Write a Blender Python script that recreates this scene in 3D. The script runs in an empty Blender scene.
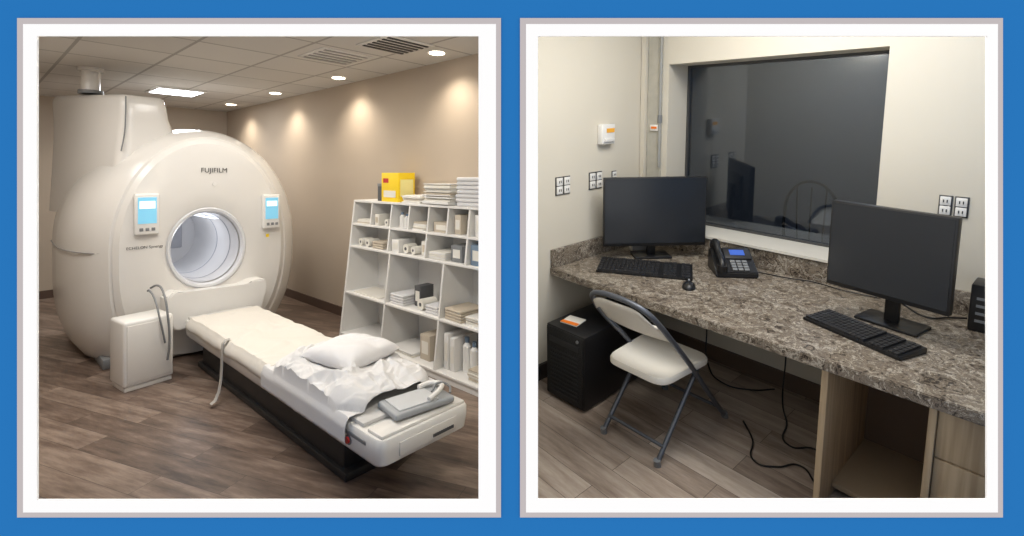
import bpy, bmesh, math, random
from mathutils import Vector, Matrix, noise
random.seed(7)
S=bpy.context.scene
COL=S.collection
try:
    S.view_settings.view_transform='Standard'; S.view_settings.look='None'
except Exception: pass
EYE=1.55
# ---------------------------------------------------------------- room placements
ML=Matrix(((.668,-.744,0,0),(.744,.668,0,0),(0,0,1,0),(0,0,0,1)))
a=Vector((-422,-62,500)).normalized(); d=Vector((58,3637,500)).normalized()
rx_=-a; rz_=-d; ry_=-rz_.cross(rx_)
if ry_.z<0: ry_=-ry_
def c2w(v): return Vector((v.x,v.z,-v.y))
cx,cy,cz=c2w(rx_),c2w(ry_),c2w(rz_)
R3=Matrix((cx,cy,cz)).transposed()
MR=Matrix.Translation(Vector((0,0,EYE)))@R3.to_4x4()@Matrix.Translation(Vector((0,0,-EYE)))
ROOM={'L':ML,'R':MR,'W':Matrix.Identity(4)}
TOP=[]
# ---------------------------------------------------------------- materials
def lin(c):
    f=lambda v:(v/12.92 if v<=.04045 else ((v+.055)/1.055)**2.4)
    return tuple(f(v/255.) for v in c)+(1,)
MC={}
def mat(name,col,rough=.5,metal=0,var=.06,scale=12,bump=0,spec=.5,emit=0,ecol=None):
    if name in MC: return MC[name]
    m=bpy.data.materials.new(name);m.use_nodes=True;nt=m.node_tree;b=nt.nodes['Principled BSDF']
    c=lin(col)
    b.inputs['Roughness'].default_value=rough;b.inputs['Metallic'].default_value=metal
    b.inputs['Specular IOR Level'].default_value=spec
    tc=nt.nodes.new('ShaderNodeTexCoord');nz=nt.nodes.new('ShaderNodeTexNoise');nz.inputs['Scale'].default_value=scale;nz.inputs['Detail'].default_value=4
    nt.links.new(tc.outputs['Object'],nz.inputs['Vector'])
    mr=nt.nodes.new('ShaderNodeMapRange');mr.inputs[3].default_value=1-var;mr.inputs[4].default_value=1+var
    nt.links.new(nz.outputs['Fac'],mr.inputs[0])
    vm=nt.nodes.new('ShaderNodeVectorMath');vm.operation='SCALE';vm.inputs[0].default_value=c[:3]
    nt.links.new(mr.outputs[0],vm.inputs['Scale']);nt.links.new(vm.outputs[0],b.inputs['Base Color'])
    if bump:
        bp=nt.nodes.new('ShaderNodeBump');bp.inputs['Strength'].default_value=bump;bp.inputs['Distance'].default_value=.01
        nt.links.new(nz.outputs['Fac'],bp.inputs['Height']);nt.links.new(bp.outputs[0],b.inputs['Normal'])
    if emit:
        b.inputs['Emission Color'].default_value=lin(ecol or col);b.inputs['Emission Strength'].default_value=emit
    MC[name]=m;return m
def nodes(name):
    m=bpy.data.materials.new(name);m.use_nodes=True;nt=m.node_tree;return m,nt,nt.nodes['Principled BSDF']
def ramp(nt,stops):
    r=nt.nodes.new('ShaderNodeValToRGB');e=r.color_ramp.elements
    while len(e)<len(stops): e.new(.5)
    for i,(p,c) in enumerate(stops): e[i].position=p;e[i].color=lin(c)
    return r
def plank(name,c1,c2,c3,rot,row=.15,w=1.1,rough=.35):
    m,nt,b=nodes(name);L=nt.links.new
    tc=nt.nodes.new('ShaderNodeTexCoord');mp=nt.nodes.new('ShaderNodeMapping');mp.inputs['Rotation'].default_value=(0,0,rot)
    L(tc.outputs['Object'],mp.inputs['Vector'])
    br=nt.nodes.new('ShaderNodeTexBrick');br.offset=.37
    br.inputs['Scale'].default_value=1;br.inputs['Brick Width'].default_value=w;br.inputs['Row Height'].default_value=row
    br.inputs['Mortar Size'].default_value=.0012;br.inputs['Color1'].default_value=(0,0,0,1);br.inputs['Color2'].default_value=(1,1,1,1);br.inputs['Mortar'].default_value=(.0,.0,.0,1)
    L(mp.outputs[0],br.inputs['Vector'])
    m2=nt.nodes.new('ShaderNodeMapping');m2.inputs['Scale'].default_value=(2.6,17,1);L(mp.outputs[0],m2.inputs['Vector'])
    ad=nt.nodes.new('ShaderNodeVectorMath');ad.operation='ADD';L(m2.outputs[0],ad.inputs[0])
    sc=nt.nodes.new('ShaderNodeVectorMath');sc.operation='SCALE';sc.inputs['Scale'].default_value=9;L(br.outputs['Color'],sc.inputs[0]);L(sc.outputs[0],ad.inputs[1])
    nz=nt.nodes.new('ShaderNodeTexNoise');nz.inputs['Scale'].default_value=1;nz.inputs['Detail'].default_value=8;nz.inputs['Roughness'].default_value=.68;L(ad.outputs[0],nz.inputs['Vector'])
    mx=nt.nodes.new('ShaderNodeMath');mx.operation='MULTIPLY_ADD';L(br.outputs['Color'],mx.inputs[0]);mx.inputs[1].default_value=.22;L(nz.outputs['Fac'],mx.inputs[2])
    r=ramp(nt,[(.38,c1),(.6,c2),(.82,c3)]);L(mx.outputs[0],r.inputs[0])
    mm=nt.nodes.new('ShaderNodeMix');mm.data_type='RGBA';L(br.outputs['Fac'],mm.inputs[0]);L(r.outputs[0],mm.inputs[6]);mm.inputs[7].default_value=lin([v*.7 for v in c1])
    L(mm.outputs[2],b.inputs['Base Color']);b.inputs['Roughness'].default_value=rough
    return m
def granite():
    m,nt,b=nodes('granite_laminate');L=nt.links.new
    tc=nt.nodes.new('ShaderNodeTexCoord')
    n0=nt.nodes.new('ShaderNodeTexNoise');n0.inputs['Scale'].default_value=11;n0.inputs['Detail'].default_value=3
    L(tc.outputs['Object'],n0.inputs['Vector'])
    mixv=nt.nodes.new('ShaderNodeVectorMath');mixv.operation='MULTIPLY_ADD';L(n0.outputs['Color'],mixv.inputs[0]);mixv.inputs[1].default_value=(.22,.22,.22);L(tc.outputs['Object'],mixv.inputs[2])
    n1=nt.nodes.new('ShaderNodeTexNoise');n1.inputs['Scale'].default_value=24;n1.inputs['Detail'].default_value=8;n1.inputs['Roughness'].default_value=.75;n1.inputs['Distortion'].default_value=1.2
    L(mixv.outputs[0],n1.inputs['Vector'])
    r=ramp(nt,[(.36,(24,20,18)),(.43,(74,64,56)),(.48,(136,125,110)),(.52,(84,73,64)),(.57,(188,180,166)),(.64,(54,46,40))]);L(n1.outputs['Fac'],r.inputs[0])
    L(r.outputs[0],b.inputs['Base Color']);b.inputs['Roughness'].default_value=.3
    return m
def oak():
    m,nt,b=nodes('light_oak_laminate');L=nt.links.new
    tc=nt.nodes.new('ShaderNodeTexCoord');mp=nt.nodes.new('ShaderNodeMapping');mp.inputs['Scale'].default_value=(30,30,1.5);L(tc.outputs['Object'],mp.inputs['Vector'])
    n=nt.nodes.new('ShaderNodeTexNoise');n.inputs['Scale'].default_value=1.6;n.inputs['Detail'].default_value=5;L(mp.outputs[0],n.inputs['Vector'])
    r=ramp(nt,[(.3,(168,144,114)),(.7,(206,184,152))]);L(n.outputs['Fac'],r.inputs[0]);L(r.outputs[0],b.inputs['Base Color']);b.inputs['Roughness'].default_value=.5
    return m
def tiles():
    m,nt,b=nodes('ceiling_tile');L=nt.links.new
    tc=nt.nodes.new('ShaderNodeTexCoord');br=nt.nodes.new('ShaderNodeTexBrick');br.offset=0
    br.inputs['Scale'].default_value=1;br.inputs['Brick Width'].default_value=.6;br.inputs['Row Height'].default_value=.6;br.inputs['Mortar Size'].default_value=.012;br.inputs['Mortar Smooth'].default_value=0
    br.inputs['Color1'].default_value=lin((208,204,198));br.inputs['Color2'].default_value=lin((198,194,188));br.inputs['Mortar'].default_value=lin((160,156,150))
    L(tc.outputs['Object'],br.inputs['Vector']);L(br.outputs['Color'],b.inputs['Base Color']);b.inputs['Roughness'].default_value=.9
    return m
WHITE=mat('white_plastic',(228,226,222),.25,var=.01)
WHITE2=mat('offwhite_shell',(221,218,213),.22,var=.01)
PANEL=mat('white_melamine',(224,222,218),.45,var=.01)
DARK=mat('dark_base',(30,29,30),.5)
BLACK=mat('black_plastic',(22,22,24),.38)
BLACKG=mat('screen_glass',(38,41,46),.22,var=.02)
KEYM=mat('key_plastic',(34,34,37),.5)
GREYM=mat('grey_plastic',(120,122,124),.45)
STEEL=mat('steel_grey',(92,96,104),.35,metal=.5)
CREAM=mat('cream_vinyl',(226,221,211),.5,var=.02)
CLOTH=mat('white_cloth',(212,211,211),.9,bump=.06,scale=60,var=.02)
SHEET=mat('table_sheet',(214,209,200),.85,bump=.08,scale=60,var=.03)
PAPER=mat('paper',(222,218,208),.8,var=.04)
RED=mat('red_plastic',(190,40,40),.4)
YEL=mat('yellow_card',(240,204,30),.5)
ORANGE=mat('orange_label',(230,120,30),.6)
BLUEB=mat('blue_grey_card',(110,130,150),.6)
BEIGE=mat('beige_card',(190,178,160),.7)
DGREY=mat('dark_grey_card',(80,80,82),.6)
GRAN=granite();OAK=oak()
# ---------------------------------------------------------------- geometry helpers
def fin(name,bm,m,parent=None,smooth=False):
    me=bpy.data.meshes.new(name);bmesh.ops.recalc_face_normals(bm,faces=bm.faces);bm.to_mesh(me);bm.free()
    if m: me.materials.append(m)
    o=bpy.data.objects.new(name,me);COL.objects.link(o)
    if smooth:
        for p in me.polygons: p.use_smooth=True
        try: me.set_sharp_from_angle(angle=math.radians(smooth if smooth is not True else 40))
        except Exception: pass
    if parent: o.parent=parent
    return o
def tag(o,label,cat,room,group=None,kind=None):
    o['label']=label;o['category']=cat
    if group:o['group']=group
    if kind:o['kind']=kind
    TOP.append((o,room));return o
def struct(o,room):
    o['kind']='structure';TOP.append((o,room));return o
def thing(name,label,cat,room,loc=(0,0,0),rot=0,group=None):
    o=bpy.data.objects.new(name,None);COL.objects.link(o);o.empty_display_size=.1
    o.matrix_basis=Matrix.Translation(Vector(loc))@Matrix.Rotation(rot,4,'Z')
    return tag(o,label,cat,room,group)
def bbox(bm,x0,x1,y0,y1,z0,z1,bev=0,seg=2):
    r=bmesh.ops.create_cube(bm,size=1);vs=r['verts']
    for v in vs: v.co=Vector(((x0+x1)/2+v.co.x*(x1-x0),(y0+y1)/2+v.co.y*(y1-y0),(z0+z1)/2+v.co.z*(z1-z0)))
    if bev:
        es=list({e for v in vs for e in v.link_edges})
        bmesh.ops.bevel(bm,geom=es,offset=bev,segments=seg,affect='EDGES',profile=.5)
def box(name,x0,x1,y0,y1,z0,z1,m,parent=None,bev=.004,seg=2,M=None):
    bm=bmesh.new();bbox(bm,x0,x1,y0,y1,z0,z1,bev,seg)
    if M is not None: bmesh.ops.transform(bm,matrix=M,verts=bm.verts)
    return fin(name,bm,m,parent,smooth=35 if bev else False)
def cyl(name,p0,p1,r,m,parent=None,r2=None,seg=24):
    p0,p1=Vector(p0),Vector(p1);dd=p1-p0;bm=bmesh.new()
    q=Vector((0,0,1)).rotation_difference(dd.normalized()).to_matrix().to_4x4()
    bmesh.ops.create_cone(bm,cap_ends=True,segments=seg,radius1=r,radius2=r if r2 is None else r2,depth=dd.length,matrix=Matrix.Translation((p0+p1)/2)@q)
    return fin(name,bm,m,parent,smooth=40)
def tube(name,pts,r,m,parent=None,cyc=False,flat=None,res=8):
    cu=bpy.data.curves.new('tmp','CURVE');cu.dimensions='3D';cu.bevel_depth=r;cu.bevel_resolution=3;cu.resolution_u=res;cu.use_fill_caps=True
    sp=cu.splines.new('BEZIER');sp.bezier_points.add(len(pts)-1);sp.use_cyclic_u=cyc
    for b,p in zip(sp.bezier_points,pts): b.co=p;b.handle_left_type=b.handle_right_type='AUTO'
    o=bpy.data.objects.new('tmp',cu);COL.objects.link(o)
    dg=bpy.context.evaluated_depsgraph_get();me=bpy.data.meshes.new_from_object(o.evaluated_get(dg))
    bpy.data.objects.remove(o);me.materials.clear();me.materials.append(m);me.name=name
    for p in me.polygons:p.use_smooth=True
    o=bpy.data.objects.new(name,me);COL.objects.link(o)
    if parent:o.parent=parent
    return o
def text(name,s,size,M,m,parent=None,ext=.0005):
    cu=bpy.data.curves.new('tmp','FONT');cu.body=s;cu.size=size;cu.extrude=ext;cu.align_x='CENTER';cu.align_y='CENTER'
    o=bpy.data.objects.new('tmp',cu);COL.objects.link(o)
    dg=bpy.context.evaluated_depsgraph_get();me=bpy.data.meshes.new_from_object(o.evaluated_get(dg))
    bpy.data.objects.remove(o);me.transform(M);me.materials.clear();me.materials.append(m)
    o=bpy.data.objects.new(name,me);COL.objects.link(o)
    if parent:o.parent=parent
    return o
def loft(name,rings,m,parent=None,cap0=True,cap1=True,smooth=40):
    bm=bmesh.new();R=[[bm.verts.new(p) for p in r] for r in rings];n=len(R[0])
    for A,B_ in zip(R,R[1:]):
        for i in range(n):
            j=(i+1)%n
            try: bm.faces.new((A[i],A[j],B_[j],B_[i]))
            except Exception: pass
    if cap0: bm.faces.new(R[0])
    if cap1: bm.faces.new(list(reversed(R[-1])))
    return fin(name,bm,m,parent,smooth=smooth)
def prism(name,poly,axis,t0,t1,m,parent=None,bev=0):
    def P(u,v,t): return {'x':(t,u,v),'y':(u,t,v),'z':(u,v,t)}[axis]
    bm=bmesh.new();A=[bm.verts.new(P(u,v,t0)) for u,v in poly];B_=[bm.verts.new(P(u,v,t1)) for u,v in poly];n=len(A)
    bm.faces.new(A);bm.faces.new(list(reversed(B_)))
    for i in range(n): bm.faces.new((A[i],A[(i+1)%n],B_[(i+1)%n],B_[i]))
    if bev: bmesh.ops.bevel(bm,geom=bm.edges[:],offset=bev,segments=2,affect='EDGES')
    return fin(name,bm,m,parent,smooth=35 if bev else False)
DW=1.31
def shell(name,boxes,m,room):
    bm=bmesh.new()
    for b in boxes: bbox(bm,*b)
    Mi=ROOM[room].inverted()
    def cut(pt,no):
        p=Mi@Vector(pt);n=(Mi.to_3x3()@Vector(no)).normalized()
        g=bm.verts[:]+bm.edges[:]+bm.faces[:]
        r=bmesh.ops.bisect_plane(bm,geom=g,plane_co=p,plane_no=n,clear_outer=True)
        es=[e for e in r['geom_cut'] if isinstance(e,bmesh.types.BMEdge) and e.is_boundary]
        if es:
            try: bmesh.ops.edgeloop_fill(bm,edges=es)
            except Exception: pass
    cut((0,DW+.001,0),(0,-1,0))
    if room=='L': cut((-.013,0,0),(1,-.04,0))
    if room=='R': cut((.013,0,0),(-1,.04,0))
    return struct(fin(name,bm,m),room)
# ================================================================= BLUE WALL WITH TWO FRAMED OPENINGS
def wx(px,Y): return (px-512)/500*Y
def wz(py,Y): return EYE-(py-175)/500*Y
YW=1.300
BLUE=mat('blue_wall_paint',(41,118,188),.95,var=.0,spec=0)
GREYF=mat('grey_frame_paint',(196,188,189),.9,var=.0,spec=0)
WHITEF=mat('white_frame_paint',(255,254,254),.9,var=.0,spec=0)
def ring(bm,o,i,y0,y1):
    (ox0,ox1,oz0,oz1),(ix0,ix1,iz0,iz1)=o,i
    bbox(bm,ox0,ix0,y0,y1,oz0,oz1);bbox(bm,ix1,ox1,y0,y1,oz0,oz1);bbox(bm,ix0,ix1,y0,y1,oz0,iz0);bbox(bm,ix0,ix1,y0,y1,iz1,oz1)
def rect(a_,Y): return (wx(a_[0],Y),wx(a_[1],Y),wz(a_[3],Y),wz(a_[2],Y))
G=[(17,501,18,517.5),(520,1003,18,517.5)];Wt=[(23,496,24,512.5),(526,998,24,512.5)];PN=[(37,478.5,36,500),(538,987,36,499.5)]
bm=bmesh.new()
xs=[-3.6]+[v for g in G for v in (wx(g[0]+3,YW),wx(g[1]-3,YW))]+[3.6]
z0,z1=wz(514,YW),wz(21,YW)
for i in range(5):
    bbox(bm,xs[i],xs[i+1],YW,DW,-.6,z0);bbox(bm,xs[i],xs[i+1],YW,DW,z1,3.2)
    if i in(0,2,4): bbox(bm,xs[i],xs[i+1],YW,DW,z0,z1)
struct(fin('wall_front',bm,BLUE),'W')
for k in range(2):
    y=YW-.004;bm=bmesh.new();ring(bm,rect(G[k],y),rect(Wt[k],y),y,YW);struct(fin('trim_%d'%(k+1),bm,GREYF),'W')
    y=YW-.005;bm=bmesh.new();ring(bm,rect(Wt[k],y),rect(PN[k],y),y,YW);struct(fin('trim_%d'%(k+3),bm,WHITEF),'W')
bm=bmesh.new();bbox(bm,-.011,.011,DW,9.5,-.6,3.2)
for v in bm.verts: v.co.x+=.04*v.co.y
WL=mat('taupe_wall_paint',(180,165,147),.75,var=.02,scale=3)
WLB=mat('back_wall_paint',(178,165,149),.75,var=.02,scale=3)
WR=mat('greige_wall_paint',(209,202,187),.8,var=.015,scale=3)
struct(fin('wall_partition',bm,WR),'W')
# ================================================================= LEFT ROOM SHELL
FL=plank('wood_plank_floor_brown',(66,54,47),(106,89,78),(144,127,114),math.radians(-111+180),row=.16,w=1.1,rough=.36)
CT=tiles()
shell('floor',[(-.6,2.95,-2,8.7,-.05,0)],FL,'L')
shell('ceiling',[(-.6,2.95,-2,8.7,2.54,2.6)],CT,'L')
shell('wall_right',[(2.846,2.95,-2,8.7,0,2.54)],WL,'L')
shell('wall_back',[(-.6,2.846,8.56,8.7,0,2.54)],WLB,'L')
shell('wall_left',[(-.6,-.5,-2,8.56,0,2.54)],WLB,'L')
BBR=mat('brown_baseboard',(84,66,56),.5)
shell('baseboard_right',[(2.832,2.846,4.38,8.56,0,.1)],BBR,'L')
shell('baseboard_back',[(-.5,2.832,8.546,8.56,0,.1)],BBR,'L')
# ================================================================= MRI SCANNER
mri=thing('mri_scanner','large white mri scanner with round bore and two small displays','medical scanner','L',(1.5,4.92,0))
NR=96
def ell(cx_,cz_,rx,rz,y,nl=2,nr=2,zmin=-9):
    P=[]
    for i in range(NR):
        t=2*math.pi*i/NR;c,s=math.cos(t),math.sin(t)
        n=2 if s>=0 else (nl if c<0 else nr)
        x=math.copysign(abs(c)**(2/n),c)*rx;z=math.copysign(abs(s)**(2/n),s)*rz
        P.append((cx_+x,y,max(cz_+z,zmin)))
    return P
BC=(-.02,.915)
prof=[(1.35,.275,.31,0),(.10,.275,.31,0),(.03,.285,.325,0),(0,.305,.345,0)]
outer=[(-.012,.35,.40),(-.014,.42,.48),(0,.57,.84),(.010,.63,.905),(.045,.668,.945),(.060,.660,.935),(.064,.690,.965),(.15,.775,1.01),(.32,.855,1.045),(.6,.915,1.07),(1.0,.93,1.08),(1.5,.91,1.075),(1.62,.87,1.04),(1.66,.76,.95)]
rings=[ell(BC[0],BC[1],r[1],r[2],r[0]) for r in prof]
rings+=[ell(-.01+.035*min(1,max(0,(r[1]-.66)*5)),.92,r[1],r[2],r[0],2+min(2.2,max(0,(r[1]-.5)*6)),2+min(.6,max(0,(r[1]-.5)*2)),.01) for r in outer]
loft('housing',rings,WHITE2,mri,cap0=True,cap1=True,smooth=28)
BORE=mat('bore_liner',(218,218,220),.3,var=.02)
loft('bore_liner',[ell(BC[0],BC[1],.27,.305,y) for y in (.04,.3,.6,.9,1.3)],BORE,mri,cap0=False,cap1=True)
for y in(.25,.6):
    loft('bore_seam',[ell(BC[0],BC[1],r1,r2,y+dy) for r1,r2,dy in((.268,.303,0),(.265,.300,.003),(.265,.300,.009),(.268,.303,.012))],mat('bore_seam_grey',(170,172,184),.4),mri,False,False)
box('bore_end_grille',BC[0]-.14,BC[0]+.14,1.285,1.297,BC[1]-.14,BC[1]+.14,mat('bore_end_grey',(176,178,186),.5),mri,bev=.01)
tr=[ell(BC[0],BC[1],r1,r2,y) for r1,r2,y in((.272,.308,.02),(.285,.322,-.016),(.302,.342,-.02),(.312,.352,-.008))]
loft('bore_trim',tr,mat('bore_trim_grey',(212,213,216),.3),mri,False,False)
SL=mat('bore_light',(235,242,255),.5,emit=1.2,ecol=(238,242,250))
for sx in(-.15,0,.15):
    box('light_strip',BC[0]+sx-.02,BC[0]+sx+.02,.25,1.2,BC[1]+.285*math.sqrt(1-(sx/.27)**2)-.012,BC[1]+.285*math.sqrt(1-(sx/.27)**2)-.006,SL,mri,bev=.002)
def rrect(pts,z,dz=0): return [(x,y,z+(y*dz)) for x,y in pts]
def roundpoly(pts,r,k=5):
    out=[];n=len(pts)
    for i in range(n):
        p0,p1,p2=Vector(pts[i-1]),Vector(pts[i]),Vector(pts[(i+1)%n])
        d0=(p0-p1).normalized();d2=(p2-p1).normalized();A=p1+d0*r;B_=p1+d2*r
        for j in range(k+1):
            t=j/k;out.append(tuple(A*(1-t)**2+p1*2*t*(1-t)+B_*t*t))
    return out
def shr(pts,f):
    c=sum((Vector(p) for p in pts),Vector((0,0)))/len(pts);return [tuple(c+(Vector(p)-c)*f) for p in pts]
def quad(l,r_,bl_): return [(l,.28),(r_,.33),(r_+.08,1.7),(bl_,1.75)]
tr=[rrect(roundpoly(quad(*q),.09),z,dz) for q,z,dz in(((-.66,.0,-.90),1.2,0),((-.60,-.08,-.88),1.65,0),((-.575,-.17,-.87),1.9,0),((-.565,-.22,-.87),2.03,.03),((-.56,-.235,-.88),2.13,.07))]
tp=quad(-.56,-.245,-.88)
tr+=[rrect(roundpoly(shr(tp,.985),.09),2.175,.07),rrect(roundpoly(shr(tp,.95),.09),2.20,.07),rrect(roundpoly(shr(tp,.85),.08),2.212,.07)]
loft('top_cover',tr,WHITE2,mri,smooth=50)
tube('seam',[(-.575,.29,1.75),(-.553,.291,1.9),(-.545,.292,2.05),(-.543,.293,2.212)],.005,GREYM,mri)
pts=[]
for r in outer[6:12]:
    pts.append((.02-r[1]-.003,r[0],.93))
tube('side_seam',pts,.005,mat('seam_grey',(150,148,146),.6),mri)  # grey line along the housing joint
box('base_plinth',-.72,.62,.14,1.6,.0,.08,GREYM,mri,bev=.01)
prism('docking_bracket',[(-.37,.36),(-.37,.56),(-.31,.60),(-.24,.575),(.22,.565),(.29,.60),(.40,.60),(.42,.52),(.36,.30),(-.3,.28)],'y',-.18,.03,WHITE,mri,bev=.012)
SCR=mat('display_glow',(120,180,205),.3,emit=.6,ecol=(110,180,210));SCW=mat('display_white',(235,245,250),.3,emit=.7,ecol=(215,232,240))
for x0,x1,z0,z1 in((-.55,-.385,1.07,1.40),(.43,.585,1.045,1.365)):
    dp=box('display_panel',x0,x1,-.055,-.004,z0,z1,WHITE,mri,bev=.012,seg=3)
    box('screen',x0+.02,x1-.02,-.059,-.054,z0+.09,z1-.03,SCR,dp,bev=0)
    box('screen_header',x0+.03,x1-.03,-.061,-.058,z0+.21,z1-.06,SCW,dp,bev=0)
    for k in range(3): box('button',x0+.03+k*.04,x0+.055+k*.04,-.060,-.054,z0+.03,z0+.055,GREYM,dp,bev=.002)
MT=lambda x,y,z:Matrix.Translation((x,y,z))@Matrix.Rotation(math.pi/2,4,'X')
INK=mat('black_ink',(30,30,34),.5)
text('logo_lettering','FUJIFILM',.058,MT(.03,-.014,1.59),INK,mri)
text('model_lettering','ECHELON Synergy',.031,MT(-.475,-.014,.965),INK,mri)
box('warning_sticker',.47,.50,-.008,-.004,.96,.99,YEL,mri,bev=0)
cyl('speaker_button',(.03,-.02,1.47),(.03,.0,1.47),.016,WHITE,mri)
vp=thing('quench_pipe','white quench vent pipe rising from the scanner into the ceiling','pipe','L',(.84,6.0,2.33))
cyl('pipe',(0,0,-.03),(0,0,.208),.07,WHITE2,vp);cyl('collar',(0,0,.18),(0,0,.208),.10,WHITE2,vp);cyl('flange',(0,0,-.03),(0,0,.0),.095,GREYM,vp)
pd=thing('equipment_pedestal','white boxy coil cabinet beside the scanner with a cable','equipment box','L',(.935,4.56,0),rot=math.radians(8))
box('body',-.16,.16,-.13,.13,.03,.50,WHITE,pd,bev=.02,seg=3)
box('front_panel',-.14,.14,-.137,-.128,.06,.47,WHITE2,pd,bev=.004)
box('foot',-.15,.15,-.12,.12,0,.03,WHITE2,pd,bev=.004)
tag(tube('scanner_cable',[(1.03,4.75,.66),(1.05,4.66,.69),(1.055,4.50,.66),(1.06,4.41,.52),(1.07,4.40,.3),(1.06,4.41,.17)],.008,GREYM),'thin grey cable hanging from the scanner front','cable','L')
tag(tube('scanner_cable',[(1.01,4.75,.64),(1.0,4.66,.66),(1.0,4.50,.62),(1.01,4.41,.5),(1.03,4.40,.38),(1.045,4.41,.30)],.007,GREYM),'thin grey cable hanging from the scanner front','cable','L')
# ================================================================= PATIENT TABLE
tb=thing('patient_table','long white patient table with dark base extending from the scanner','medical table','L',(1.52,3.3,0))
y0,y1=-1.40,1.43
def outl(w,ya,yb_,r):
    return roundpoly([(-w,ya),(w,ya),(w,yb_),(-w,yb_)],r,6)
tr=[[(x,y,z) for x,y in outl(w,y0+dy,y1,rr)] for w,dy,rr,z in((.17,.16,.05,.19),(.235,.06,.05,.215),(.262,.01,.05,.25),(.268,0,.05,.31),(.268,0,.05,.355),(.262,.006,.05,.366))]
loft('table_body',tr,WHITE,tb,smooth=45)
box('side_rail',-.272,-.262,y0+.12,y1-.1,.315,.335,GREYM,tb,bev=.003)
box('side_rail',.262,.272,y0+.12,y1-.1,.315,.335,GREYM,tb,bev=.003)
box('base',-.19,.19,-.95,1.25,.035,.2,DARK,tb,bev=.02)
box('base_foot',-.21,.21,-1.0,1.3,0,.045,DARK,tb,bev=.01)
cyl('stop_button',(-.269,-1.13,.29),(-.280,-1.13,.29),.016,RED,tb);cyl('button_collar',(-.267,-1.13,.29),(-.271,-1.13,.29),.024,GREYM,tb)
box('end_panel',-.17,.17,y0-.006,y0+.004,.27,.335,WHITE2,tb,bev=.003)
box('end_slot',.02,.15,y0-.009,y0-.004,.285,.30,mat('slot_dark',(70,72,76),.5),tb,bev=0)
box('end_lip',-.25,.25,y0+.02,y0+.14,.362,.382,WHITE2,tb,bev=.008)
box('cushion',-.245,.245,-1.22,1.42,.364,.388,mat('cushion_vinyl',(195,193,190),.5),tb,bev=.01)
def cloth(name,x0,x1,ya,yb_,nx,ny,hf,m):
    bm=bmesh.new();V=[[bm.verts.new((x0+(x1-x0)*i/nx,ya+(yb_-ya)*j/ny,0)) for i in range(nx+1)] for j in range(ny+1)]
    for r in V:
        for v in r: v.co=Vector(hf(v.co.x,v.co.y))
    for j in range(ny):
        for i in range(nx): bm.faces.new((V[j][i],V[j][i+1],V[j+1][i+1],V[j+1][i]))
    o=fin(name,bm,m,smooth=True)
    md=o.modifiers.new('s','SOLIDIFY');md.thickness=.003;md.offset=1
    return o
def creas(p):
    dd,_=noise.voronoi(p);return min(1,(dd[1]-dd[0])*1.6)
def hs(x,y):
    q=Vector((x*5+.8*y,y*3.2-1.2*x,1))+Vector((noise.noise(Vector((x*6,y*4,2))),noise.noise(Vector((x*6,y*4,7))),0))*.5
    w=.015*(1-creas(q))+noise.noise(Vector((x*7,y*3,1)))*.006
    z=.392+max(w,0)
    if abs(x)>.25: z-= (abs(x)-.25)*1.7+.0
    xx=max(min(x,.279),-.279)+(noise.noise(Vector((y*6,2,x)))*.004)
    if abs(x)>.27: xx+=math.copysign(.006,x)
    return (xx,y,z)
sh=cloth('bed_sheet',-.30,.30,-.22,1.30,50,130,hs,SHEET);tag(sh,'rumpled off-white sheet spread along the patient table','sheet','L');sh.location=(1.52,3.3,0)
PX,PY=.05,.06
def hb(x,y):
    u=x/.31;v=y/.50
    e=max(0,1-(abs(u)**3.4+abs(v)**3));e=e**.42
    wob=Vector((noise.noise(Vector((x*5,y*5,2))),noise.noise(Vector((x*5,y*5,8))),0))
    q1=Vector((x*6+2.5*y,y*3.6-2.5*x,.3))+wob*.9
    q2=Vector((x*13-5*y,y*9+4*x,4.3))+wob*1.4
    c1=1-creas(q1);c2=1-creas(q2)
    dome=.062+.03*noise.noise(Vector((x*3.5+1,y*3.2,5)))
    z=.396+e*(dome+.045*c1+.012*c2)+.006*c2
    k=max(0,1-(abs((x-PX)/.235)**4+abs((y-PY)/.25)**4))**.5
    lim=.452
    if z>lim: z=z*(1-k)+lim*k
    if abs(x)>.275: z=min(z,.405)-(abs(x)-.275)*2.4
    xx=max(min(x,.292),-.292)
    return (xx+.010*wob.x*e,y+.02*wob.y,z)
bl=cloth('crumpled_blanket',-.325,.325,-.47,.50,150,220,hb,CLOTH);tag(bl,'crumpled white blanket heaped on the patient table','blanket','L');bl.location=(1.52,2.63,0)
# pillow
bm=bmesh.new();N=40;P=[[],[]]
for s in(0,1):
    for j in range(N+1):
        row=[]
        for i in range(N+1):
            u=i/N*2-1;v=j/N*2-1
            ex=1-.10*(1-u*u)*abs(v)**3*0
            h=((1-u**4)*(1-v**4))**.55
            x=u*.20*(1-.07*(1-v*v)**1*(abs(u)**4));y=v*.21*(1-.07*(1-u*u)*(abs(v)**4))
            w=noise.noise(Vector((x*9,y*9,s*4)))*.012+(1-creas(Vector((x*8+y*3,y*6,s*3+.5))))*.013
            z=(.060*h+w*h)*(1 if s else -.75)
            row.append((x,y,z))
        P[s].append(row)
VV=[[[bm.verts.new(p) for p in r] for r in P[s]] for s in(0,1)]
for s in(0,1):
    for j in range(N):
        for i in range(N): bm.faces.new((VV[s][j][i],VV[s][j][i+1],VV[s][j+1][i+1],VV[s][j+1][i]))
bmesh.ops.remove_doubles(bm,verts=bm.verts,dist=.0004)
pl=fin('pillow',bm,mat('pillow_cotton',(218,217,218),.9,bump=.06,scale=60,var=.02),smooth=True)
tag(pl,'puffy wrinkled white pillow resting on the crumpled blanket','pillow','L');pl.matrix_basis=Matrix.Translation((1.52+PX,2.63+PY,.502))@Matrix.Rotation(math.radians(12),4,'Z')
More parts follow.
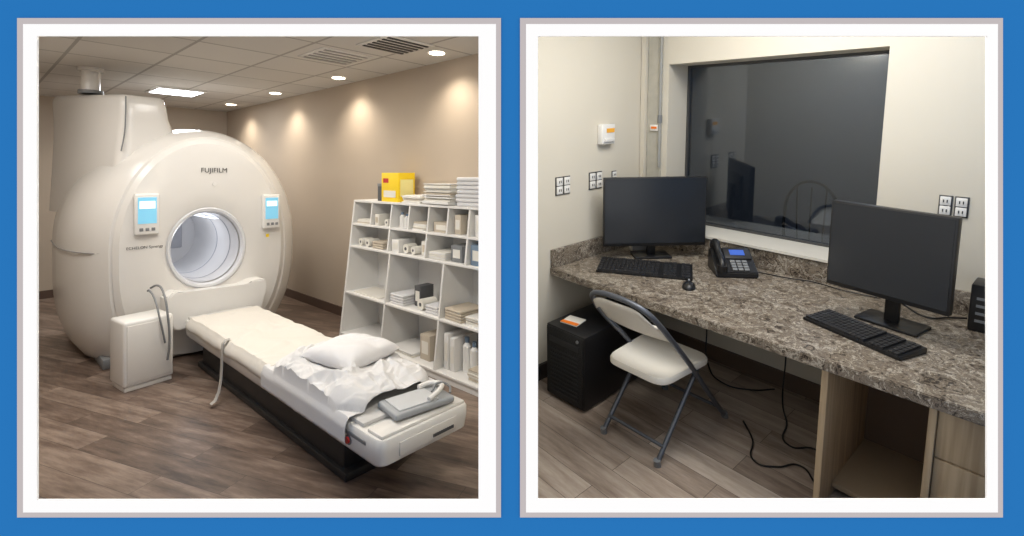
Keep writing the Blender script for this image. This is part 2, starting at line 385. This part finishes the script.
cp=thing('coil_pad','flat grey receiver coil pad with a white strap','medical coil','L',(1.58,2.04,.388),rot=math.radians(-8))
box('pad',-.19,.14,-.10,.10,.003,.036,mat('pad_grey',(160,163,166),.5),cp,bev=.012,seg=3)
box('pad_cover',-.16,.06,-.08,.08,.033,.044,mat('pad_light',(190,192,194),.5),cp,bev=.006)
tube('strap',[(.00,-.08,.05),(.08,-.05,.068),(.13,.03,.06),(.10,.08,.055),(.03,.08,.05)],.013,WHITE,cp)
tube('cord',[(.05,-.02,.055),(.10,.0,.08),(.15,-.03,.06),(.13,-.07,.045)],.006,GREYM,cp)
def ribbon(name,pts,w,t,m):
    bm=bmesh.new();R=[]
    for p in pts:
        x,y,z=p;R.append([bm.verts.new((x,y-w/2,z)),bm.verts.new((x,y+w/2,z)),bm.verts.new((x+t,y+w/2,z+t*.3)),bm.verts.new((x+t,y-w/2,z+t*.3))])
    for A,B_ in zip(R,R[1:]):
        for i in range(4): bm.faces.new((A[i],A[(i+1)%4],B_[(i+1)%4],B_[i]))
    bm.faces.new(R[0]);bm.faces.new(R[-1][::-1]);return fin(name,bm,m,smooth=60)
st=ribbon('table_strap',[(1.27,3.78,.412),(1.245,3.78,.408),(1.228,3.78,.39),(1.222,3.78,.33),(1.218,3.77,.25),(1.21,3.76,.16),(1.19,3.74,.08),(1.16,3.72,.035),(1.13,3.70,.03)],.035,.006,mat('strap_grey',(168,165,160),.7))
tag(st,'light grey restraint strap hanging off the table side','strap','L')
# ================================================================= SHELVING UNIT
def fx(z): return 2.42+.16*z/1.31
su=thing('shelving_unit','white open pigeonhole shelving unit with slanted front against the wall','shelving unit','L',(2.63,3.38,0))
ox,oy=2.63,3.38
def sidep(y,z0,z1,n='divider',t=.018):
    prism(n,[(fx(z0)-ox,z0),(2.84-ox,z0),(2.84-ox,z1),(fx(z1)-ox,z1)],'y',y-oy-t/2,y-oy+t/2,PANEL,su,bev=.001)
for y in(4.36,2.44): sidep(y,0,1.31,'side_panel',.022)
ZS=[.06,.44,.87,1.08,1.30]
for z in ZS:
    box('shelf',fx(z)-ox-(.008 if z>1.2 else 0),2.84-ox,2.45-oy,4.35-oy,z-.009,z+.009,PANEL,su,bev=.001)
for y in(3.74,3.22,2.74):
    sidep(y,.87,1.30)
for y in(4.05,3.48,2.98): sidep(y,1.08,1.30)
for y in(3.70,2.98): sidep(y,.44,.87)
sidep(3.70,.06,.44);sidep(2.98,.06,.44)
box('back_panel',2.832-ox,2.842-ox,2.45-oy,4.35-oy,.0,1.30,PANEL,su,bev=0)
box('kick_board',fx(0)+.02-ox,fx(0)+.03-ox,2.45-oy,4.35-oy,0,.055,PANEL,su,bev=0)
def paper_stack(x,y,z,w,l,n,rot,g,lab='stack of loose white papers lying in the shelving unit',j=.008):
    t=thing('paper_stack',lab,'paper','L',(x,y,z),rot,g)
    zz=0
    for k in range(n):
        h=random.uniform(.005,.012);dx,dy=random.uniform(-j,j),random.uniform(-j,j)
        box('sheaf',-w/2+dx,w/2+dx,-l/2+dy,l/2+dy,zz,zz+h,random.choice([PAPER,PAPER,WHITE,WHITE,BEIGE]),t,bev=.001);zz+=h
    return zz
def carton(x,y,z,w,l,h,rot,m,lab,g,name='supply_carton'):
    t=thing(name,lab,'box','L',(x,y,z),rot,g)
    box('body',-w/2,w/2,-l/2,l/2,0,h,m,t,bev=.002)
    box('label_panel',-w/2-.002,-w/2,-l/3,l/3,h*.25,h*.75,PAPER if m is not PAPER else BEIGE,t,bev=0)
def bottle(x,y,z,h,m,g,r=.028):
    t=thing('supply_bottle','small white supply bottle with a cap on a shelf','bottle','L',(x,y,z),0,g)
    cyl('body',(0,0,0),(0,0,h*.75),r,m,t);cyl('neck',(0,0,h*.75),(0,0,h*.85),r*.93,m,t,r2=r*.43);cyl('cap',(0,0,h*.85),(0,0,h),r*.5,BLUEB,t)
def roll(x,y,z,r,l,g):
    t=thing('tissue_roll','small white roll lying on a shelf','roll','L',(x,y,z),random.uniform(-.2,.2),g)
    cyl('roll_body',(-l/2,0,r),(l/2,0,r),r,PAPER,t);cyl('core',(-l/2-.002,0,r),(l/2+.002,0,r),r*.35,DGREY,t)
def towel(x,y,z,w,l,g,m=None,n=3):
    t=thing('folded_towel','folded white towel on a shelf' if m is None else 'folded beige towel on a shelf','towel','L',(x,y,z),random.uniform(-.08,.08),g)
    for k in range(n): box('fold',-w/2,w/2,-l/2+random.uniform(0,.01),l/2,k*.022,k*.022+.021,m or CLOTH,t,bev=.009,seg=3)
g1='supplies in the upper pigeonholes';g2='supplies on the middle shelf';g3='supplies on the lower shelves'
z=1.0895
paper_stack(2.68,4.20,z,.2,.2,5,.05,g1);carton(2.66,3.98,z,.16,.06,.1,.0,PAPER,'small white supply carton standing in a pigeonhole',g1);roll(2.66,3.88,z,.03,.09,g1)
carton(2.68,3.79,z,.1,.05,.13,0,DGREY,'narrow dark grey carton in a pigeonhole',g1)
bottle(2.65,3.68,z,.13,WHITE,g1);bottle(2.65,3.61,z,.12,WHITE,g1);roll(2.66,3.535,z,.028,.1,g1)
paper_stack(2.68,3.35,z,.2,.18,7,-.05,g1);carton(2.67,3.10,z,.14,.18,.08,0,BEIGE,'low beige carton in a pigeonhole',g1)
carton(2.67,2.90,z,.14,.07,.15,0,BEIGE,'narrow beige carton in a pigeonhole',g1);bottle(2.65,2.80,z,.14,WHITE,g1)
carton(2.67,2.66,z,.14,.09,.16,0,WHITE,'plain white supply carton in a pigeonhole',g1);carton(2.67,2.54,z,.14,.09,.14,0,PAPER,'small white supply carton standing in a pigeonhole',g1)
z=.8795
roll(2.64,4.25,z,.035,.12,g1);roll(2.64,4.14,z,.035,.12,g1);towel(2.66,3.94,z,.2,.18,g1,BEIGE)
carton(2.64,3.65,z,.18,.10,.11,0,WHITE,'plain white supply carton in a pigeonhole',g1);roll(2.62,3.53,z,.04,.1,g1);roll(2.62,3.42,z,.035,.1,g1);carton(2.66,3.31,z,.12,.08,.12,0,PAPER,'small white supply carton standing in a pigeonhole',g1)
paper_stack(2.66,3.09,z,.22,.20,8,.0,g1);carton(2.64,2.88,z,.14,.12,.13,0,GREYM,'grey supply carton in a pigeonhole',g1)
carton(2.64,2.65,z,.16,.12,.15,0,BLUEB,'grey-blue supply carton in a pigeonhole',g1);bottle(2.62,2.52,z,.13,WHITE,g1)
z=.44+.0095
paper_stack(2.62,4.05,z,.24,.42,1,0,g2,'flat white sheet of paper lying on a shelf')
towel(2.62,3.56,z,.24,.2,g2,None,4);carton(2.66,3.39,z,.14,.08,.17,0,DGREY,'narrow dark grey carton on a shelf',g2);roll(2.60,3.27,z,.045,.14,g2);towel(2.62,3.11,z,.22,.16,g2)
towel(2.62,2.84,z,.24,.2,g2,BEIGE,4);paper_stack(2.62,2.60,z,.24,.2,9,.0,g2)
z=.06+.0095
paper_stack(2.60,3.46,z,.26,.32,3,0,g3);carton(2.62,3.19,z,.22,.12,.2,0,BEIGE,'beige carton on the bottom shelf',g3)
for k in range(2): carton(2.62,2.92-k*.07,z,.24,.05,.27-.02*k,0,WHITE,'upright white binder on the bottom shelf',g3,'binder')
bottle(2.58,2.77,z,.26,WHITE,g3,.034);bottle(2.58,2.69,z,.24,WHITE,g3,.034)
paper_stack(2.60,2.56,z,.26,.17,9,.0,g3)
zt=1.3095
t=thing('yellow_box','bright yellow cardboard box on top of the shelves','box','L',(2.70,3.82,zt),math.radians(0))
box('body',-.09,.09,-.13,.13,0,.26,YEL,t,bev=.003)
box('red_band',-.092,-.089,.02,.10,.17,.21,RED,t,bev=0);box('white_band',-.094,-.091,-.09,.09,.04,.10,PAPER,t,bev=0)
box('side_label',-.07,.07,-.133,-.129,.05,.20,mat('pale_yellow',(236,224,150),.6),t,bev=0)
t=thing('small_grey_box','small dark grey box beside the yellow box','box','L',(2.70,4.02,zt),0)
box('body',-.06,.06,-.04,.04,0,.16,DGREY,t,bev=.003);box('lid',-.062,.062,-.042,.042,.135,.162,GREYM,t,bev=.002)
lb='loose pile of white papers on top of the shelves'
paper_stack(2.70,3.48,zt,.2,.24,7,.05,'paper stacks on top of the shelves',lb,.02)
paper_stack(2.70,3.12,zt,.24,.34,19,-.04,'paper stacks on top of the shelves',lb,.02)
t=thing('folded_linen','pile of folded white linen on top of the shelves','linen','L',(2.70,2.73,zt),0)
for k in range(7): box('fold',-.12,.12,-.17+random.uniform(-.01,.01),.17+random.uniform(-.01,.01),k*.032,k*.032+.031,CLOTH,t,bev=.012,seg=3)
# ================================================================= CEILING FIXTURES
EM=mat('lamp_glow',(255,240,215),.5,emit=9,ecol=(255,240,218))
def light(kind,name,room,loc,energy,col,rot=None,size=None,spot=None,sy=None,blend=.6,shadow=.05):
    l=bpy.data.lights.new(name,kind);l.energy=energy;l.color=col
    if kind=='AREA':
        l.size=size
        if sy: l.shape='RECTANGLE';l.size_y=sy
    else:
        l.shadow_soft_size=shadow
        if kind=='SPOT': l.spot_size=spot;l.spot_blend=blend
    o=bpy.data.objects.new(name,l);COL.objects.link(o);o.matrix_basis=ROOM[room]@(Matrix.Translation(Vector(loc))@(rot or Matrix.Identity(4)));return o
for x,y,e in((2.60,3.15,36),(2.60,4.70,40),(2.58,6.15,40),(2.58,7.6,38),(1.33,7.8,32),(1.3,3.3,11),(1.3,1.9,7)):
    t=thing('recessed_downlight','round recessed ceiling downlight switched on, in tiled ceiling','ceiling light','L',(x,y,2.54),0,'recessed downlights')
    cyl('trim_ring',(0,0,-.006),(0,0,.0),.085,WHITE,t,seg=32);cyl('lens',(0,0,-.009),(0,0,-.005),.062,EM,t,seg=32)
    light('SPOT','downlight','L',(x,y,2.52),e,(1,.91,.78),spot=math.radians(130),blend=.8,shadow=.05)
t=thing('ceiling_troffer','square recessed ceiling light panel glowing white','ceiling light','L',(1.76,6.95,2.54),0)
box('frame',-.26,.26,-.26,.26,-.008,0,WHITE,t,bev=.002);box('diffuser',-.22,.22,-.22,.22,-.012,-.006,mat('troffer_glow',(245,248,255),.5,emit=6),t,bev=0)
light('AREA','troffer','L',(1.76,6.95,2.52),24,(.95,.97,1),size=.45)
def vent(name,x,y,w,m,lab,n=6):
    t=thing(name,lab,'vent','L',(x,y,2.54),0)
    box('frame',-w,w,-w,w,-.008,0,WHITE,t,bev=.002)
    for k in range(n):
        yy=-w+.05+k*(2*w-.1)/(n-1);box('louvre',-w+.03,w-.03,yy-.012,yy+.012,-.014,-.007,m,t,bev=0)
vent('air_return_grille',2.24,3.2,.21,mat('grille_dark',(50,48,46),.6),'dark slotted air return grille in the tiled ceiling')
vent('air_diffuser',2.12,3.88,.22,mat('louvre_grey',(150,148,144),.6),'square louvred air diffuser in the tiled ceiling',5)
light('AREA','added_fill','L',(.8,3.3,2.50),32,(1,.96,.9),size=.7,sy=1.2)  # added area light for general fill, no fixture behind it
light('AREA','added_fill','L',(1.6,4.2,2.50),12,(1,.96,.9),size=.5,sy=.6)  # second added fill, also without a fixture
light('AREA','added_fill','L',(.0,4.9,2.50),18,(1,.96,.9),size=.5,sy=1.2)  # added to brighten the left side of the scanner cover
light('POINT','bore_lamp','L',(1.48,5.45,.98),1.5,(.97,.98,1),shadow=.06)
# ================================================================= RIGHT ROOM SHELL
FR=plank('wood_plank_floor_grey',(114,99,88),(156,141,128),(186,173,160),math.radians(0),row=.13,w=.9,rough=.4)
H2=2.35
shell('floor.001',[(-2.1,.45,-.5,2.9,-.05,0)],FR,'R')
shell('ceiling.001',[(-2.1,.45,-.5,2.9,H2,H2+.05)],WR,'R')
shell('wall_left.001',[(-2.1,-1.97,-.5,2.77,0,H2)],WR,'R')
WX0,WX1,WZ0,WZ1=-1.79,-.67,.765,1.79
shell('wall_back.001',[(-2.1,WX0,2.77,3.04,0,H2),(WX1,.45,2.77,3.04,0,H2),(WX0,WX1,2.77,3.04,0,WZ0),(WX0,WX1,2.77,3.04,WZ1,H2)],WR,'R')
shell('wall_right.001',[(.3,.45,1,2.77,0,H2)],WR,'R')
BB2=mat('dark_brown_baseboard',(92,76,64),.5)
shell('baseboard_back.001',[(-1.97,.3,2.755,2.77,0,.09)],BB2,'R')
shell('baseboard_left.001',[(-1.97,-1.955,1.0,2.755,0,.09)],mat('black_baseboard',(50,46,44),.5),'R')
CONC=mat('concrete_strip',(176,172,160),.8,var=.15,scale=20)
shell('trim_5',[(-1.93,-1.83,2.755,2.77,.75,H2)],CONC,'R')
shell('trim_6',[(-1.965,-1.935,2.73,2.77,.75,H2)],WR,'R')
gm,nt,b=nodes('dark_glass')
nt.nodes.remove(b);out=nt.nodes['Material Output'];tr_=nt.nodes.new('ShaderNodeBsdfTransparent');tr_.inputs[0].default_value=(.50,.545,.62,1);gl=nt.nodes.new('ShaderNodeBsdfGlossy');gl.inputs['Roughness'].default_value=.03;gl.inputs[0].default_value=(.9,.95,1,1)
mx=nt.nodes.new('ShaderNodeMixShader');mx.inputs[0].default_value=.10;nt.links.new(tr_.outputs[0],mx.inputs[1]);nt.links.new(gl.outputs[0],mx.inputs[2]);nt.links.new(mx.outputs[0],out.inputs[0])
wn=bpy.data.objects.new('window_1',None);COL.objects.link(wn);struct(wn,'R')
box('pane',WX0+.01,WX1-.01,3.00,3.008,WZ0+.01,WZ1-.01,gm,wn,bev=0)
bm=bmesh.new();ring(bm,(WX0,WX1,WZ0,WZ1),(WX0+.014,WX1-.014,WZ0+.014,WZ1-.014),2.985,3.03);fin('window_frame',bm,mat('window_frame_dark',(66,66,66),.5),wn)
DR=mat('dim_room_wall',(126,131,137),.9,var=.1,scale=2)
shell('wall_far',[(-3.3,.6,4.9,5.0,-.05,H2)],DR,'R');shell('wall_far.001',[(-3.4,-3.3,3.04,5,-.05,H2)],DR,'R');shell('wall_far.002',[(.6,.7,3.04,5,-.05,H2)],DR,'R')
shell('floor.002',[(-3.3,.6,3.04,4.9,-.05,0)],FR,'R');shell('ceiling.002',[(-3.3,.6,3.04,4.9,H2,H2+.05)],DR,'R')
light('AREA','dim_added_fill','R',(-1.2,4.0,2.3),10,(.9,.95,1),size=.6)  # added light, sets how bright the room looks through the pane
hc=thing('reflection_chair','chair with thin round hooped back standing in for a window reflection','chair','R',(-1.25,3.85,0))  # modelled behind the pane in place of a chair's reflection
HM=mat('hoop_grey',(34,35,38),.5)
tube('hooped_back',[(-.15,-.16,.45),(-.17,-.18,.75),(-.12,-.19,.95),(0,-.195,1.02),(.12,-.19,.95),(.17,-.18,.75),(.15,-.16,.45)],.010,HM,hc)
for sx in(-.07,0,.07): tube('back_rod',[(sx,-.165,.45),(sx*1.2,-.19,.75),(sx*1.3,-.193,.98)],.005,HM,hc)
box('seat',-.2,.2,-.2,.2,.42,.45,HM,hc,bev=.01)
for sx in(-.17,.17):
    for sy in(-.17,.17): cyl('leg',(sx,sy,0),(sx,sy,.42),.012,HM,hc)
# ================================================================= COUNTER
poly=[(-1.968,1.91),(-.06,1.91),(.29,2.33),(.29,2.768),(-1.968,2.768)]
ct=thing('countertop','long brown and grey granite-pattern counter with backsplash along the walls','counter','R',(-1,2.3,.64))
sh_=lambda P,dx,dy:[(x-dx,y-dy) for x,y in P]
prism('counter_slab',sh_(poly,-1,2.3),'z',-.04,0,GRAN,ct,bev=.003)
box('backsplash',-1.955+1,.29+1,2.75-2.3,2.768-2.3,0,.105,GRAN,ct,bev=.002)
box('side_splash',-1.968+1,-1.95+1,1.915-2.3,2.75-2.3,0,.105,GRAN,ct,bev=.002)
shell('trim_7',[(WX0,WX1,2.735,2.985,WZ0-.012,WZ0+.002)],mat('sill_white',(206,202,192),.5),'R')
cbn=thing('drawer_cabinet','light oak drawer cabinet with an open knee bay beneath the counter','cabinet','R',(-.45,2.3,0))
ox,oy=-.45,2.3
TAN=mat('tan_panel',(160,140,114),.6)
box('side_panel',-.60-ox,-.578-ox,1.97-oy,2.72-oy,0,.598,OAK,cbn,bev=.001)
box('side_panel',-.29-ox,-.27-ox,1.97-oy,2.72-oy,0,.598,OAK,cbn,bev=.001)
box('back_panel',-.578-ox,-.29-ox,2.50-oy,2.52-oy,0,.598,mat('brown_back_panel',(104,84,66),.6),cbn,bev=0)
box('bottom_board',-.578-ox,-.29-ox,2.1-oy,2.50-oy,.04,.06,TAN,cbn,bev=.001)
for z0,z1 in((.03,.2),(.206,.40),(.406,.596)):
    dr=box('drawer',-.268-ox,-.07-ox,1.985-oy,2.4-oy,z0,z1,OAK,cbn,bev=.002)
# ================================================================= MONITORS
def monitor(loc,ang,w,z0,z1,yo,lab,basez):
    t=thing('monitor',lab,'monitor','R',loc,ang)
    h=basez
    box('casing',-w/2,w/2,-.012,.02,z0-h,z1-h,BLACK,t,bev=.004)
    box('screen',-w/2+.008,w/2-.008,-.0145,-.011,z0-h+.018,z1-h-.008,BLACKG,t,bev=0)
    box('rear_bulge',-w/4,w/4,.018,.045,z0-h+.08,z1-h-.08,BLACK,t,bev=.012)
    box('neck',-.025,.025,yo-.012,yo+.012,.008,(z1+z0)/2-h,BLACK,t,bev=.004)
    box('neck_bracket',-.05,.05,.02,yo+.01,(z1+z0)/2-h-.05,(z1+z0)/2-h+.05,BLACK,t,bev=.004)
    box('base',-.11,.11,yo-.07,yo+.075,0,.012,BLACK,t,bev=.005)
    return t
monitor((-1.672,2.477,.6405),math.radians(50.3),.60,.722,1.13,.06,'black widescreen monitor, switched off, angled on the counter by the wall',.6405)
monitor((-.520,2.350,.6405),math.radians(-9.4),.425,.77,1.135,.09,'black widescreen monitor, switched off, beside the drawer cabinet end',.6405)
def keyboard(loc,ang,w,dp,lab):
    t=thing('keyboard',lab,'keyboard','R',loc,ang)
    prism('keyboard_case',[(-dp/2,.0),(dp/2,0),(dp/2,.022),(-dp/2,.012)],'x',-w/2,w/2,BLACK,t,bev=.002)
    bm=bmesh.new();nx=21
    for r in range(6):
        yy=-dp/2+.016+(dp-.03)*r/5.4;zz=.012+.01*(yy+dp/2)/dp
        i=0
        while i<nx:
            if i in(14,18) : i+=1;continue
            s=6 if (r==0 and i==4) else 1
            x0=-w/2+.01+(w-.02)*i/nx;x1=-w/2+.01+(w-.02)*(i+s)/nx-.003
            bbox(bm,x0,x1,yy-dp/14,yy+dp/14,zz-.002,zz+.008)
            i+=s
    k=fin('keys',bm,KEYM,t);k['kind']='stuff'
keyboard((-1.585,2.265,.6405),math.radians(31),.50,.22,'black full-size keyboard on the counter under the wall monitor')
keyboard((-.555,2.225,.6405),math.radians(-19),.38,.15,'slim black keyboard on the counter before the swivelled monitor')
ms=thing('mouse','small black computer mouse on the granite counter','mouse','R',(-1.28,2.205,.6405),math.radians(30))
bm=bmesh.new();bmesh.ops.create_uvsphere(bm,u_segments=24,v_segments=12,radius=1)
for v in bm.verts:
    v.co=Vector((v.co.x*.032*(1-.12*v.co.y),v.co.y*.052,max(v.co.z,0)*.032))
fin('mouse_body',bm,BLACK,ms,smooth=True);cyl('scroll_wheel',(-.004,.025,.028),(.004,.025,.028),.008,GREYM,ms)
ph=thing('desk_phone','black office desk phone with handset and small blue display','telephone','R',(-1.255,2.575,.6405),math.radians(42))
prism('phone_body',[(-.10,0),(.09,0),(.09,.10),(.07,.115),(-.10,.03)],'x',-.095,.115,BLACK,ph,bev=.005)
sl=math.atan2(.085,.17)
def slab(n,x0,x1,y0,y1,z0,z1,m,bev=.002):
    return box(n,x0,x1,y0,y1,z0,z1,m,ph,bev=bev,M=Matrix.Translation((0,-.10,.03))@Matrix.Rotation(sl,4,'X'))
slab('screen_bezel',-.03,.105,.10,.185,.0,.008,KEYM);slab('screen',.0,.075,.125,.165,.008,.010,mat('phone_screen',(50,80,160),.3,emit=.5,ecol=(70,105,190)),0)
for r in range(4):
    for c in range(3): slab('key',-.01+c*.03,.014+c*.03,.015+r*.02,.03+r*.02,.0,.006,GREYM,.001)
hp=[(-.065,-.10,.045),(-.065,-.085,.075),(-.065,-.01,.11),(-.065,.06,.15),(-.065,.085,.145)]
tube('handset',hp,.018,BLACK,ph)
cyl('earpiece',(-.065,.075,.118),(-.065,.07,.150),.026,BLACK,ph);cyl('mouthpiece',(-.065,-.088,.035),(-.065,-.095,.07),.026,BLACK,ph)
sb=thing('small_speaker','small beige desktop speaker under the monitor','speaker','R',(-1.83,2.56,.6405),math.radians(50))
box('speaker_body',-.06,.06,-.02,.02,0,.045,mat('beige_plastic',(190,182,168),.5),sb,bev=.006);box('grille',-.05,.05,-.023,-.019,.008,.037,GREYM,sb,bev=0)
dv=thing('black_desktop_device','black compact electronic unit standing on the counter by the wall','electronics','R',(-.225,2.65,.6405),math.radians(0))
box('device_body',-.07,.07,-.06,.06,0,.19,BLACK,dv,bev=.006)
for k in range(4): box('vent_slot',-.05,.05,-.063,-.059,.04+k*.03,.05+k*.03,GREYM,dv,bev=0)
# ================================================================= PC TOWER
pc=thing('computer_tower','black computer tower with mesh front on the floor under the counter','computer','R',(-1.715,2.05,0),math.radians(2))
box('case',-.13,.13,-.29,.29,.012,.405,BLACK,pc,bev=.006)
box('front_bezel',-.125,.125,-.298,-.288,.02,.398,mat('mesh_black',(14,14,15),.6,bump=.6,scale=200),pc,bev=.006)
box('drive_bay',-.10,.10,-.302,-.297,.32,.35,KEYM,pc,bev=.001);cyl('power_button',(.09,-.303,.375),(.09,-.296,.375),.008,GREYM,pc)
for k in range(11): box('vent_slat',-.095,.095,-.302,-.297,.05+k*.023,.058+k*.023,KEYM,pc,bev=0)
for sx in(-.095,.095):
    for sy in(-.24,.24): cyl('foot',(sx,sy,0),(sx,sy,.014),.018,BLACK,pc)
bk=thing('paper_booklet','white and orange booklet lying on the computer tower','booklet','R',(-1.75,1.87,.405),.2)
box('pages',-.05,.05,-.05,.05,0,.006,PAPER,bk,bev=.001);box('orange_stripe',-.05,.05,-.05,-.02,.006,.007,ORANGE,bk,bev=0)
# ================================================================= FOLDING CHAIR
chr_=thing('folding_chair','cream metal folding chair with grey tubular frame before the counter','chair','R',(-1.265,1.98,0))
X0,X1=-.175,.165
def C(x,y,z): return (x,y-1.98,z)
XL=X0-.02
fr=[C(X0,2.27,.012),C(X0,2.10,.20),C(X0,1.93,.40),C(XL,1.77,.57),C(XL+.01,1.69,.66),C(XL+.04,1.645,.715),C(XL+.10,1.63,.738),C((XL+X1)/2,1.625,.745),C(X1-.10,1.63,.738),C(X1-.04,1.645,.715),C(X1-.01,1.69,.66),C(X1,1.77,.57),C(X1,1.93,.40),C(X1,2.10,.20),C(X1,2.27,.012)]
tube('frame',fr,.012,STEEL,chr_,res=6)
for sx in(X0+.022,X1-.022):
    tube('rear_leg',[C(sx,2.04,.352),C(sx,1.88,.18),C(sx,1.725,.012)],.011,STEEL,chr_)
    cyl('foot_cap',C(sx,1.728,.0),C(sx,1.724,.03),.015,GREYM,chr_)
for sx in(X0,X1): cyl('foot_cap',C(sx,2.275,0),C(sx,2.262,.03),.016,GREYM,chr_)
cyl('cross_bar',C(X0,2.21,.08),C(X1,2.21,.08),.008,STEEL,chr_);cyl('cross_bar',C(X0+.02,1.77,.07),C(X1-.02,1.77,.07),.008,STEEL,chr_)
cyl('cross_bar',C(X0,1.96,.355),C(X1,1.96,.355),.008,STEEL,chr_)
sp=roundpoly([(X0+.015,-.24),(X1-.015,-.24),(X1+.01,.13),(X0-.01,.13)],.07,6)
loft('seat',[[(x*f,(y+.05)*f-.05,z) for x,y in sp] for f,z in((.95,.352),(1,.358),(1,.376),(.97,.384),(.6,.380),(.05,.378))],CREAM,chr_)
bm=bmesh.new();N=16;V=[]
for j in range(7):
    row=[];tz=j/6
    for i in range(N+1):
        u=i/N*2-1;w=.165-(.03*max(0,tz-.6)/.4)**1
        z=.555+tz*.165-(.03*abs(u)**4*(tz>.5));yy=(1.79-tz*.145)-1.98-.02*(1-u*u)
        row.append(bm.verts.new(((XL+X1)/2+u*w,yy,z)))
    V.append(row)
for j in range(6):
    for i in range(N): bm.faces.new((V[j][i],V[j][i+1],V[j+1][i+1],V[j+1][i]))
o=fin('backrest',bm,CREAM,chr_,smooth=True);md=o.modifiers.new('s','SOLIDIFY');md.thickness=.008
# ================================================================= WALL DEVICES
def outlet(loc,rot,lab,kind='outlet',s_=1,w_=1):
    t=thing('wall_'+kind,lab,kind,'R',loc,rot,'wall plates')
    box('cover_plate',-.034*s_*w_,.034*s_*w_,-.004,0,-.052*s_,.052*s_,mat('plate_dark_edge',(70,70,70),.4),t,bev=.001)
    for s in(-1,1):
        f=box('receptacle',-.027*s_*w_,.027*s_*w_,-.011,-.003,(s*.024-.022)*s_,(s*.024+.022)*s_,WHITE,t,bev=.003)
        for q in(-.007,.007): box('slot',(q-.002)*s_,(q+.002)*s_,-.013,-.010,(s*.024-.007)*s_,(s*.024+.007)*s_,BLACK,f,bev=0)
rl=math.radians(90)
for y in(1.985,2.045,2.265,2.325): outlet((-1.9695,y,1.10),rl,'white double outlet with dark edged plate on the side wall',w_=.85)
outlet((-1.9695,2.47,1.10),rl,'white double outlet with dark edged plate on the side wall',s_=.8,w_=.8)
for x in(-.425,-.373): outlet((x,2.7695,1.10),0,'white double outlet with dark edged plate above the backsplash',s_=.85,w_=.8)
sw=thing('control_box','white wall-mounted control box with orange label','control box','R',(-1.9695,2.37,1.375),rl)
box('box_body',-.06,.06,-.04,0,-.06,.06,WHITE,sw,bev=.006);box('box_label',-.02,.05,-.043,-.039,.01,.035,mat('amber_label',(236,170,60),.6),sw,bev=0);box('lower_flap',-.045,.045,-.05,-.035,-.045,-.025,WHITE2,sw,bev=.003)
sw=thing('control_box','small white box with orange label on the back wall strip','control box','R',(-1.87,2.7545,1.40),0)
box('box_body',-.03,.03,-.012,0,-.02,.02,WHITE,sw,bev=.003);box('box_label',-.02,.02,-.015,-.011,-.006,.008,ORANGE,sw,bev=0)
cd=thing('conduit','thin grey conduit running down beside the window','conduit','R',(-1.83,2.745,1.15),0)
cyl('pipe',(0,0,0),(0,0,1.19),.009,mat('conduit_grey',(150,150,146),.5),cd);cyl('coupling',(0,0,.28),(0,0,.33),.014,GREYM,cd)
# ================================================================= CABLES
def cable(pts,r=.004,lab='loose black power cable under the counter'):
    return tag(tube('power_cable',pts,r,BLACK),lab,'cable','R',)
cable([(-1.45,2.73,.45),(-1.44,2.70,.2),(-1.40,2.65,.03),(-1.25,2.55,.006),(-1.12,2.60,.006),(-1.04,2.70,.006)])
cable([(-1.0,2.71,.37),(-.99,2.69,.20),(-.96,2.60,.02),(-.88,2.45,.006),(-.80,2.28,.006),(-.72,2.34,.006),(-.64,2.30,.006)])
cable([(-1.02,2.3,.006),(-.93,2.20,.006),(-.85,2.06,.006),(-.78,2.10,.006),(-.72,2.18,.006),(-.64,2.12,.006)])
cable([(-.90,2.73,.55),(-.88,2.71,.35),(-.82,2.68,.25),(-.76,2.71,.35),(-.73,2.73,.5)])
cable([(-.55,2.62,.70),(-.50,2.64,.66),(-.42,2.60,.648),(-.36,2.66,.648),(-.31,2.70,.65)],.004,'thin black cable lying on the counter behind the monitor')
cable([(-1.15,2.66,.648),(-1.0,2.68,.648),(-.9,2.71,.648),(-.75,2.69,.648),(-.62,2.7,.648)],.003,'thin black cable lying on the counter along the backsplash')
ad=thing('power_adapter','black power adapter plugged into the wall under the counter','power adapter','R',(-1.0,2.7695,.42),0)
box('adapter_body',-.03,.03,-.05,0,-.05,.05,BLACK,ad,bev=.005);box('adapter_plate',-.04,.04,-.006,0,-.06,.06,WHITE,ad,bev=.001)
light('AREA','unseen_lamp','R',(-1.0,1.9,2.3),22,(1,.97,.91),size=.6,sy=1.0)
light('AREA','unseen_lamp','R',(-.4,2.1,2.3),7,(1,.97,.91),size=.5,sy=.5)
light('AREA','unseen_lamp','R',(-1.35,1.15,1.95),20,(1,.97,.91),size=.3,sy=.3,rot=Matrix.Rotation(math.radians(42),4,'X'))  # added lamp out of view, brightens the wall and floor under the counter
# ================================================================= PLACE ROOMS
for o,room in TOP:
    o.matrix_basis=ROOM[room]@o.matrix_basis
# ================================================================= WORLD + CAMERA
w=bpy.data.worlds.new('world');S.world=w;w.use_nodes=True;w.node_tree.nodes['Background'].inputs[0].default_value=(1,1,1,1);w.node_tree.nodes['Background'].inputs[1].default_value=1.0
cam=bpy.data.cameras.new('camera');co=bpy.data.objects.new('camera',cam);COL.objects.link(co)
co.location=(0,0,EYE);co.rotation_euler=(math.pi/2,0,0);cam.sensor_width=36;cam.lens=500/1024*36;cam.shift_y=-93/1024;cam.clip_start=.05
S.camera=co
